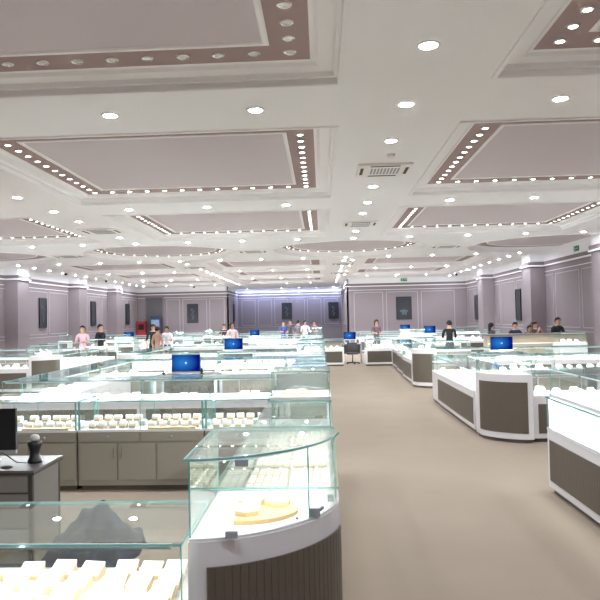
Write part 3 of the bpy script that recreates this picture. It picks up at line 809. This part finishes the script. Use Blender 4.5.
blocks(-.5, -.06, 10.2, 3, 'the curved corner of the second island', z=1.0015); blocks(-.5, -.08, 17.55, 3, 'the curved corner of the third island', z=1.0015)
blocks(-7.8, -7.45, 17.55, 2, 'the curved corner of the picture-wall island', z=1.0015)
for i, (x, y, L) in enumerate(FAR):
    if y < 37: blocks(x+.1, x+L-.1, y+.2, int(L*1.6), 'the far counters past the aisle end')
# things in the stacked cases of the first island
o = MB().prism([(.11*math.cos(2*PI*k/24), .16*math.sin(2*PI*k/24)) for k in range(24)], 0, .02).build('gold_tray', M['wood']); o.location = (2.82, 6.3, ZT+.0385)
tag(o, 'oval golden tray in the long case across the aisle', 'tray')
o = empty('jewellery_tray', (-.30, 7.42, ZT+.037)); tag(o, 'pale wooden tray of white pads in the upper stacked case', 'tray')
MB().prism([(.17*math.cos(2*PI*k/24), .12*math.sin(2*PI*k/24)) for k in range(24)], 0, .018).build('board', M['wood'], o)
for dx, dy in ((-.07, 0), (.05, .02)): MB().prism([(dx+.06*math.cos(2*PI*k/6), dy+.06*math.sin(2*PI*k/6)) for k in range(6)], .018, .045).build('pad', M['cushion'], o)
o = MB().tube([(-.22, 0, .05), (-.15, .02, .085), (0, -.03, .03), (.15, -.03, .03), (.22, 0, .045)], [.012, .014, .015, .014, .012], 8).build('necklace_bar', M['cushion'])
o.location = (-.25, 7.25, E3+.003-.015+.0); tag(o, 'curved white display bar in the lower stacked glass case', 'display bar')

# ------------------------------------------------------------------ till equipment
def monitor(x, y, z, w, rz, label, on=True, sh=.08):
    o = empty('monitor', (x, y, z), rz); tag(o, label, 'monitor')       # faces local -y
    h = w*.6
    boxpart('base', M['silver'], o, -w*.22, w*.22, -.08, .08, .001, .014); boxpart('stand', M['silver'], o, -.03, .03, .025, .04, .014, sh+h*.5)
    c = boxpart('casing', M['black'], o, -w/2, w/2, -.012, .025, sh, sh+h)
    boxpart('chin', M['silver'], o, -w/2, w/2, -.013, .02, sh-.03, sh)
    s = boxpart('screen', M['screen'] if on else M['black'], o, -w/2+.014, w/2-.014, -.0145, -.012, sh+.014, sh+h-.014)
    if on:
        b = MB(); q = w*.032
        for i in (-1, 1):
            for j in (-1, 1): b.add([(i*q*.55+q*.45*a, -.016, sh+h*.5+j*q*.6+q*.48*bb+.3*q*.2*i) for a, bb in ((-1,-1),(1,-.8),(1,1),(-1,.8))], [(0,1,2,3)])
        b.build('desktop_emblem', M['pale'], s)
    return o
def till_desk(x0, x1, y0, y1, h, label, frame=True):
    o = empty('till_desk', (x0, y0, 0)); tag(o, label, 'desk'); w, d = x1-x0, y1-y0
    boxpart('top', M['desk'], o, 0, w, 0, d, h-.03, h)
    for i, j in ((0,0),(1,0),(0,1),(1,1)): boxpart('leg', M['steel'], o, i*(w-.04), i*(w-.04)+.04, j*(d-.04), j*(d-.04)+.04, 0, h-.03)
    boxpart('back_panel', M['gap'], o, .04, w-.04, d-.03, d-.01, .35, h-.06)
till_desk(-2.8, -1.75, 10.62, 11.2, .99, 'high till desk behind the front counters of the second island')
monitor(-2.31, 10.9, .991, .49, 0, 'blue-screen monitor nearest, on the till desk of the second island', sh=.035)
o = empty('barcode_scanner', (-2.02, 10.75, .991)); tag(o, 'black handheld scanner standing beside the nearest blue monitor', 'scanner')
MB().lathe([(.04, 0), (.04, .01), (.015, .02)], seg=12).build('foot', M['black'], o); MB().ball((0, 0, .06), (.026, .03, .045), 10, 8).build('head', M['black'], o)
o = MB().ball((0, 0, .02), (.032, .045, .02), 10, 6).build('computer_mouse', M['black']); o.location = (-2.66, 10.78, .992); tag(o, 'small black mouse beside the nearest blue monitor', 'mouse')
till_desk(-2.95, -1.9, 17.95, 18.5, .99, 'till desk behind the front counters of the third island')
monitor(-2.5, 18.2, .991, .52, 0, 'blue-screen monitor in the third island, second along', sh=.05)
o = MB().add([(-.3,-.12,0),(.3,-.12,0),(.3,.12,0),(-.3,.12,0),(-.06,-.03,.13),(.1,-.03,.14),(.1,.04,.14),(-.06,.04,.13)], [(0,3,2,1),(4,5,6,7),(0,1,5,4),(1,2,6,5),(2,3,7,6),(3,0,4,7)]).build('folded_cloth', M['greencloth'])
o.location = (-1.75, 22.1, ZT+.004); tag(o, 'crumpled pale green cloth on the back row of the third island', 'cloth')
monitor(3.85, 14.25, ZT+.004, .47, 0, 'blue-screen monitor standing on the back-row counter across the aisle', sh=.11)
till_desk(5.05, 6.1, 12.3, 12.9, .82, 'till desk inside the island across the aisle')
monitor(5.58, 12.6, .821, .53, 0, 'blue-screen monitor at the edge of view across the aisle', sh=.06)
till_desk(.75, 1.6, 26.6, 27.2, .78, 'grey till desk in the gap of the aisle-closing block')
monitor(1.12, 26.9, .781, .50, 0, 'blue-screen monitor in the gap at the end of the aisle', sh=.18)
monitor(4.55, 27.9, ZT+.004, .5, 0, 'small blue screen far behind the person in black', sh=.12)
monitor(3.9, 30.9, ZT+.004, .46, 0, 'small blue screen furthest back on the bar side', sh=.18)
monitor(-3.3, 31.7, ZT+.004, .46, 0, 'small far blue screen before the recess wall', sh=.05)
monitor(-9.55, 31.72, ZT+.004, .50, 0, 'small far blue screen below the last narrow picture', sh=.05)

# black chair in the gap
def office_chair(x, y, rz, label, sc=1., bh=.42, sz=.44, by=.22):
    o = empty('office_chair', (x, y, 0), rz); tag(o, label, 'chair')
    b = MB()
    for k in range(5):
        a = 2*PI*k/5; b.tube([(0, 0, .07), (.26*math.cos(a), .26*math.sin(a), .05)], [.022, .016], 6).ball((.26*math.cos(a), .26*math.sin(a), .027), .026, 8, 6)
    b.build('base', M['black'], o); MB().tube([(0, 0, .06), (0, 0, sz-.04)], .025, 8).build('column', M['metal'], o)
    MB().prism([(-.22,-.2),(-.16,-.24),(.16,-.24),(.22,-.2),(.23,.16),(.18,.22),(-.18,.22),(-.23,.16)], sz-.05, sz+.02).build('seat', M['chairfab'], o)
    n = 8; bb = MB(); v = []
    for q in (0, 1):
        for k in range(n+1):
            t = -1+2*k/n; v += [(.22*t, by+q*.03-.05*(1-t*t)*-1*0+.05*t*t*-1, sz+.10), (.2*t, by+.05+q*.03-.05*t*t, sz+.1+bh)]
    m = 2*(n+1); fs = []
    for k in range(n):
        a = 2*k; fs += [(a, a+2, a+3, a+1), (m+a, m+a+1, m+a+3, m+a+2), (a, m+a, m+a+2, a+2), (a+1, a+3, m+a+3, m+a+1)]
    fs += [(0, 1, m+1, m), (2*n, m+2*n, m+2*n+1, 2*n+1)]
    bb.add(v, fs).build('backrest', M['chairfab'], o); MB().tube([(0, .05, sz-.04), (0, by+.02, sz+.0), (0, by+.04, sz+.2)], .02, 6).build('back_post', M['black'], o)
    return o
office_chair(1.18, 26.15, 0, 'black office chair under the monitor in the aisle-end gap', bh=.3)

# the desk inside the first island
dk = empty('office_desk', (-3.94, 4.9, 0)); tag(dk, 'grey office desk with dark edge behind the nearest cushion counter', 'desk')
DW, DD = 1.71, .56
boxpart('top', M['desktop'], dk, 0, DW, 0, DD, .752, .770); boxpart('top_edge', M['deskedge'], dk, 0, DW, 0, DD, .735, .752)
boxpart('frame_post', M['deskedge'], dk, DW-.05, DW-.02, .012, .04, 0, .735)
for z0, z1 in ((.60, .73), (.33, .585), (.06, .315)):
    d = boxpart('drawer', M['desk'], dk, .9, DW-.055, .018, .04, z0, z1); boxpart('handle', M['metal'], d, 1.2, 1.34, .008, .018, (z0+z1)/2-.006, (z0+z1)/2+.006)
boxpart('frame_rail', M['deskedge'], dk, .88, DW-.052, .022, .045, .02, .735)
boxpart('side_board', M['desk'], dk, DW-.045, DW-.02, .045, DD-.05, .02, .735); boxpart('side_board', M['desk'], dk, .02, .045, .02, DD-.05, 0, .735)
boxpart('leg', M['deskedge'], dk, DW-.05, DW-.02, DD-.045, DD-.015, 0, .735)
monitor(-2.795, 5.2, .7705, .56, .05, 'large dark monitor with silver chin on the grey office desk', on=False, sh=.10)
o = empty('desk_scanner', (-2.355, 5.2, .7705), .2); o.scale = (1.15, 1.15, 1.0); tag(o, 'black waisted scanner with pale cap on the grey office desk', 'scanner')
bsc = MB().lathe([(.05, 0), (.048, .02), (.036, .05), (.032, .08), (.042, .12), (.050, .15), (.048, .17), (.03, .178)], seg=18); bsc.build('body', M['black'], o)
MB().ball((0, 0, .195), (.034, .034, .032), 14, 10).build('cap', mat('frosted_plastic', (172, 168, 162), .4), o)
c = MB().tube([(-2.40, 5.14, .779), (-2.44, 5.06, .80), (-2.49, 4.98, .88), (-2.52, 4.97, .895), (-2.55, 4.96, .87), (-2.59, 4.95, .80), (-2.64, 4.945, .7765), (-2.70, 4.925, .7765)], .0045, 6).build('cable', M['black'])
tag(c, 'thin black cable looping over the desk to the scanner', 'cable')
o = MB().box(-.16, .16, -.06, .06, .001, .018).build('keyboard', M['black']); o.location = (-2.63, 4.99, .7705); tag(o, 'black keyboard lying in front of the dark monitor', 'keyboard'); o.location.z = .7705; o.location.y = 5.0; o.location.x = -2.9
o = MB().ball((0, 0, .016), (.05, .03, .014), 12, 6).build('computer_mouse', M['deskedge']); o.location = (-2.47, 4.955, .7705); tag(o, 'dark mouse at the front edge of the grey desk', 'mouse')

# chair with a blue-grey jacket thrown over it, between the nearest counter and the desk
so = empty('swivel_stool', (-1.44, 3.98, 0)); tag(so, 'dark swivel stool under the blue-grey jacket', 'stool')
sb = MB()
for k in range(5):
    a = 2*PI*k/5; sb.tube([(0, 0, .07), (.24*math.cos(a), .24*math.sin(a), .05)], [.022, .016], 6).ball((.24*math.cos(a), .24*math.sin(a), .027), .026, 8, 6)
sb.build('base', M['black'], so); MB().tube([(0, 0, .06), (0, 0, .37)], .025, 8).build('column', M['metal'], so)
MB().lathe([(.16, .37), (.20, .375), (.215, .40), (.20, .425), (.001, .425)], seg=24).build('seat', M['chairfab'], so)
jk = MB(); nx, ny = 26, 20; vv = []
import mathutils
def jz(u, t):
    X = -.31+.60*u; Y = -.24+.48*t
    prof = max(0., 1-abs((u-.56)/.56)**1.7)*max(0., 1-abs((t-.5)/.52)**2.2)
    fold = .028*math.sin(10*u+4*t)+.020*math.sin(19*u-9*t+1)+.012*math.sin(31*u+14*t)
    return X+.03*math.sin(5*t), Y+.02*math.sin(7*u), max(.431, .43+.32*prof**.75+fold*min(1, prof*3))
for j in range(ny+1):
    for i in range(nx+1): vv.append(jz(i/nx, j/ny))
base_n = len(vv)
for j in range(ny+1):
    for i in range(nx+1):
        a = vv[j*(nx+1)+i]; vv.append((a[0]*.97, a[1]*.97, max(.4275, a[2]-.02)))
fs = []
for j in range(ny):
    for i in range(nx):
        a = j*(nx+1)+i; fs.append((a, a+1, a+nx+2, a+nx+1)); fs.append((base_n+a, base_n+a+nx+1, base_n+a+nx+2, base_n+a+1))
for i in range(nx):
    for a, b_ in ((i, i+1), (ny*(nx+1)+i+1, ny*(nx+1)+i)): fs.append((a, base_n+a, base_n+b_, b_))
for j in range(ny):
    for a, b_ in (((j+1)*(nx+1), j*(nx+1)), (j*(nx+1)+nx, (j+1)*(nx+1)+nx)): fs.append((a, base_n+a, base_n+b_, b_))
jk.add(vv, fs, 0, True); j = jk.build('jacket', M['denim']); j.location = (-1.44, 3.98, 0)
tag(j, 'crumpled blue-grey jacket heaped on the chair behind the nearest counter', 'jacket')

# ------------------------------------------------------------------ beige bar and back-of-hall furniture
br = empty('bar_counter', (5.35, 21.4, 0)); tag(br, 'long beige wood-grain bar in front of the staff group', 'bar counter')
boxpart('plinth', M['plinth'], br, .05, 3.05, .06, .55, 0, .1); boxpart('front', M['barwood'], br, 0, 3.1, 0, .6, .1, 1.17)
boxpart('top', M['desk'], br, -.03, 3.11, -.04, .64, 1.17, 1.215); boxpart('light_strip_rail', M['mould'], br, 0, 3.1, -.015, 0, .90, .93)
fr = empty('drinks_fridge', (-12.1, YB_L-.85, 0)); tag(fr, 'dark upright glass-door fridge in front of the grey doorway', 'fridge')
boxpart('body', M['fridge'], fr, -.36, .36, 0, .66, .05, 2.2); d = boxpart('door', M['fridgeglass'], fr, -.30, .30, -.02, 0, .25, 1.95); boxpart('handle', M['metal'], d, .26, .28, -.05, -.02, .9, 1.4); boxpart('foot', M['black'], fr, -.34, .34, .05, .6, 0, .05)
rc = empty('red_cabinet', (-13.2, YB_L-.7, 0)); tag(rc, 'red cabinet with dark window beside the grey doorway', 'cabinet')
boxpart('body', M['red'], rc, -.32, .32, 0, .5, 0, 1.85); boxpart('window', M['black'], rc, -.2, .22, -.012, 0, 1.25, 1.65)

# ------------------------------------------------------------------ people
def person(x, y, rz, label, shirt, trousers=(40, 42, 52), h=1.66, pose='stand', lean=0., hair='short', arms='front', z0=0., female=False):
    """local: faces -y"""
    k = h/1.70; seat = pose == 'sit'; hip = (.52 if seat else .90); sw = .175 if female else .195
    V = []; R = []; E = []
    def add(p, r, par=None):
        V.append(Vector(p)); R.append(r); i = len(V)-1
        if par is not None: E.append((par, i))
        return i
    ly = -math.sin(lean); lz = math.cos(lean)
    def up(d, fy=0.): return (0, ly*d+fy, hip+lz*d)
    pel = add((0, 0, hip), .145)
    w = add(up(.20), .125, pel); ch = add(up(.38), .15, w); sh = add(up(.52), .11, ch); nk = add(up(.60), .055, sh)
    hd = add(up(.68, -.01), .075, nk); ht = add(up(.76, -.015), .098, hd); tp = add(up(.83, -.005), .07, ht)
    for s in (-1, 1):
        b = up(.50); a1 = add((s*sw, b[1], b[2]), .068, sh)
        if arms == 'front':
            el = (s*(sw+.05), b[1]-.06, b[2]-.27); wr = (s*(sw-.05), b[1]-.30, b[2]-.24); f = Vector((-s*.15, -.95, -.15))
        elif arms == 'chin':
            el = (s*(sw+.03), b[1]-.20, b[2]-.20); wr = (s*(.09), b[1]-.27, b[2]+.02); f = Vector((-s*.5, .1, .85))
        else:
            el = (s*(sw+.07), b[1]+.02, b[2]-.29); wr = (s*(sw+.06), b[1]-.06, b[2]-.53); f = Vector((0, -.15, -1))
        e1 = add(el, .048, a1); w1 = add(wr, .033, e1); f.normalize()
        side = f.cross(Vector((0, 0, 1)) if abs(f.z) < .9 else Vector((0, 1, 0))).normalized()
        pm = add(Vector(wr)+f*.06, .034, w1)
        for q, (o_, l_) in enumerate(((-.030, .062), (-.010, .074), (.011, .070), (.030, .055))):
            kn = add(Vector(V[pm])+f*.035+side*o_, .010, pm); add(Vector(V[kn])+f*l_+Vector((0, 0, -.012)), .008, kn)
        th = add(Vector(wr)+f*.03+side*(-.045*s), .011, w1); add(Vector(V[th])+f*.045+side*(-.018*s), .009, th)
        hp = add((s*.095, 0, hip-.06), .10, pel)
        if seat: kn = add((s*.12, -.42, hip-.02), .068, hp); an = add((s*.12, -.42, .10), .045, kn)
        else: kn = add((s*.10, -.01, .48), .066, hp); an = add((s*.10, .02, .09), .044, kn)
        an2 = V[an]; add((an2.x, an2.y-.15, .045), .038, an)
    me = bpy.data.meshes.new('body'); me.from_pydata([tuple(v*k) for v in V], E, [])
    ob = bpy.data.objects.new('tmp', me); COL.objects.link(ob)
    md = ob.modifiers.new('s', 'SKIN'); md.use_smooth_shade = True
    lay = me.skin_vertices[0] if len(me.skin_vertices) else None
    if lay is None:
        bm = bmesh.new(); bm.from_mesh(me); bm.verts.layers.skin.verify(); bm.to_mesh(me); bm.free(); lay = me.skin_vertices[0]
    for i, r in enumerate(R):
        flat = .72 if i in (pel, w, ch, sh) else 1.
        lay.data[i].radius = (r*k, r*k*flat); lay.data[i].use_root = (i == 0)
    ob.modifiers.new('u', 'SUBSURF').levels = 1
    ev = ob.evaluated_get(bpy.context.evaluated_depsgraph_get()); body = bpy.data.meshes.new_from_object(ev)
    bpy.data.objects.remove(ob)
    # face: nose bump, chin, brow
    hc = Vector(up(.745, -.01))*k
    for v in body.vertices:
        d = v.co-hc
        if d.y < -.06*k and abs(d.x) < .022*k and -.035*k < d.z < .015*k: v.co.y -= .02*k
    body.materials.clear()
    sm = mat('shirt', shirt, .85, noise=.05, scale=20); tm = mat('trousers', trousers, .85, noise=.05, scale=20)
    for m in (M['skin'], sm, tm, M['black']): body.materials.append(m)
    neck = Vector(V[nk])*k
    for p in body.polygons:
        c = p.center; i = 1
        if c.z > neck.z-.03*k and abs(c.x) < .1*k: i = 0
        elif c.z < .085*k: i = 3
        elif seat and (c.z < hip*k-.02 or (c.y < -.2*k and c.z < hip*k+.1)) and c.z < hip*k+.09*k and abs(c.x) < .2*k: i = 2
        elif (not seat) and c.z < hip*k+.02*k and abs(c.x) < .22*k and c.y > -.16*k: i = 2
        p.material_index = i
    # bare forearms and hands
    hands = [Vector(V[i])*k for i in range(len(V)) if abs(R[i]-.033) < 1e-6]
    elb = [Vector(V[i])*k for i in range(len(V)) if abs(R[i]-.048) < 1e-6]
    for p in body.polygons:
        for a, b in zip(elb, hands):
            d = b-a; t = (p.center-a).dot(d)/d.length_squared
            if t > .1 and (p.center-(a+d*t)).length < .09 and t < 2.2 and (p.center-neck).length > .16: p.material_index = 0
    body.polygons.foreach_set('use_smooth', [True]*len(body.polygons))
    o = link('person', body, None, (x, y, z0), rz); tag(o, label, 'person')
    hb = MB(); seg, rg = 14, 9; vv = []; fs = []
    for i in range(rg+1):
        t = PI*.62*i/rg
        for q in range(seg):
            a = 2*PI*q/seg; back = (1+math.sin(a))/2
            tt = t*(.62+.55*back) if hair == 'short' else t*(.62+.95*back)
            r = .108*(1.0 if hair == 'short' else 1.06)
            vv.append((r*math.sin(tt)*math.cos(a)*k+hc.x, r*1.1*math.sin(tt)*math.sin(a)*k+hc.y+.012*k, r*1.12*math.cos(tt)*k+hc.z+.012*k))
    for i in range(rg):
        for q in range(seg): fs.append((i*seg+q, (i+1)*seg+q, (i+1)*seg+(q+1) % seg, i*seg+(q+1) % seg))
    hb.add(vv, fs, 0, True)
    if hair == 'bun': hb.ball((hc.x, hc.y+.10*k, hc.z+.07*k), .045*k, 10, 8)
    if hair == 'long': hb.ball((hc.x, hc.y+.075*k, hc.z-.10*k), (.085*k, .05*k, .15*k), 12, 10)
    hb.build('hair', M['hair'], o)
    for s in (-1, 1): MB().ball((s*.034*k+hc.x, hc.y-.092*k, hc.z+.012*k), .010*k, 8, 6).build('eye', M['black'], o)
    return o
person(4.55, 23.6, PI, 'person in a black short-sleeved shirt seen from behind, standing among counters', (28, 28, 32), h=1.62)
person(8.05, 22.9, .3, 'person in dark clothes standing tallest behind the beige bar', (40, 40, 46), h=1.66, lean=.15)
person(6.75, 23.2, 0, 'person in blue-dark top standing behind the beige bar, beneath the picture', (52, 66, 92), h=1.52)
person(7.5, 23.4, .5, 'person resting chin on hand behind the beige bar', (84, 76, 78), h=1.52, arms='chin', female=True)
person(6.98, 22.6, 0, 'person bending low over the beige bar, only dark hair showing', (50, 46, 50), h=1.48, lean=.45, hair='long')
person(7.75, 24.2, -.6, 'person leaning in beside the tallest one behind the bar', (60, 48, 52), h=1.55, lean=.3)
person(6.2, 24.3, PI*.6, 'person with long dark hair beyond the open end of the bar', (96, 90, 96), h=1.5, hair='long', female=True)
person(-8.95, 23.9, 0, 'person in a pale pink shirt by the picture wall counters', (222, 190, 200), h=1.70)
person(-8.55, 24.7, PI*.4, 'person in a black jacket beside the one in pink', (38, 36, 44), h=1.74, arms='side')
person(-6.35, 24.8, PI*.9, 'person in a tan top with a dark waist, back turned', (176, 142, 124), trousers=(48, 40, 40), h=1.60, arms='side', female=True, hair='short')
person(-7.0, 26.6, .4, 'person in dark clothes just behind the tan top', (44, 40, 48), h=1.68, arms='side', hair='long')
person(-6.55, 27.3, 0, 'person in a white shirt leaning over a far counter', (232, 232, 238), h=1.60, lean=.25)
person(-3.75, 27.0, .5, 'person in a pink-white top with bun behind the third island', (236, 210, 214), h=1.68, hair='bun', female=True, arms='side')
person(-5.0, 33.0, 0, 'person showing only dark hair beside the blue-lit recess edge', (70, 66, 76), h=1.58)
person(-2.2, 36.9, .3, 'person in blue at the end of the group before the recess picture', (70, 90, 150), h=1.64)
person(-1.85, 37.7, -.3, 'person in grey-brown standing second in the recess group', (110, 96, 100), h=1.72, arms='side')
person(-1.35, 36.7, PI*.8, 'person in a grey top at the middle of the recess group', (120, 112, 124), h=1.68, arms='side')
person(-.95, 36.4, .2, 'person in a bright white shirt in the recess group', (240, 240, 246), h=1.66)
person(-.45, 36.8, -.4, 'person with short black hair behind the tall pale glass case', (150, 130, 140), h=1.64)
person(2.45, 29.6, .2, 'person with reddish-black hair behind the counters closing the aisle', (120, 100, 112), h=1.66, hair='long', female=True)

# ------------------------------------------------------------------ camera, world, view
F_PX, CXP, CYP, H = 650., 288., 300., 1.9
yaw, pitch, roll = 0.0516817, 0.0272397, 0.021
fwd = Vector((-math.sin(yaw)*math.cos(pitch), math.cos(yaw)*math.cos(pitch), math.sin(pitch)))
rt = Vector((math.cos(yaw), math.sin(yaw), 0)); upv = rt.cross(fwd)
c, s = math.cos(roll), math.sin(roll)
r2 = c*rt-s*upv; u2 = c*upv+s*rt
cam = bpy.data.cameras.new('camera'); co = bpy.data.objects.new('camera', cam); COL.objects.link(co)
co.matrix_world = Matrix(((r2.x, u2.x, -fwd.x, 0), (r2.y, u2.y, -fwd.y, 0), (r2.z, u2.z, -fwd.z, H), (0, 0, 0, 1)))
cam.sensor_fit = 'HORIZONTAL'; cam.sensor_width = 36; cam.lens = 36*F_PX/600; cam.shift_x = (300-CXP)/600; cam.clip_end = 200
S.camera = co
w = bpy.data.worlds.new('world'); S.world = w; w.use_nodes = True
w.node_tree.nodes['Background'].inputs[0].default_value = (.8, .8, .85, 1); w.node_tree.nodes['Background'].inputs[1].default_value = .0
S.view_settings.view_transform = 'Standard'; S.view_settings.look = 'None'; S.view_settings.gamma = 1; S.view_settings.use_curve_mapping = False
S.view_settings.exposure = 1.48
cy = S.cycles
cy.transparent_max_bounces = 96; cy.max_bounces = 10; cy.diffuse_bounces = 5; cy.glossy_bounces = 4
cy.sample_clamp_indirect = 6; cy.caustics_reflective = False; cy.caustics_refractive = False
cy.use_denoising = True
try: cy.denoiser = 'OPENIMAGEDENOISE'
except Exception: pass
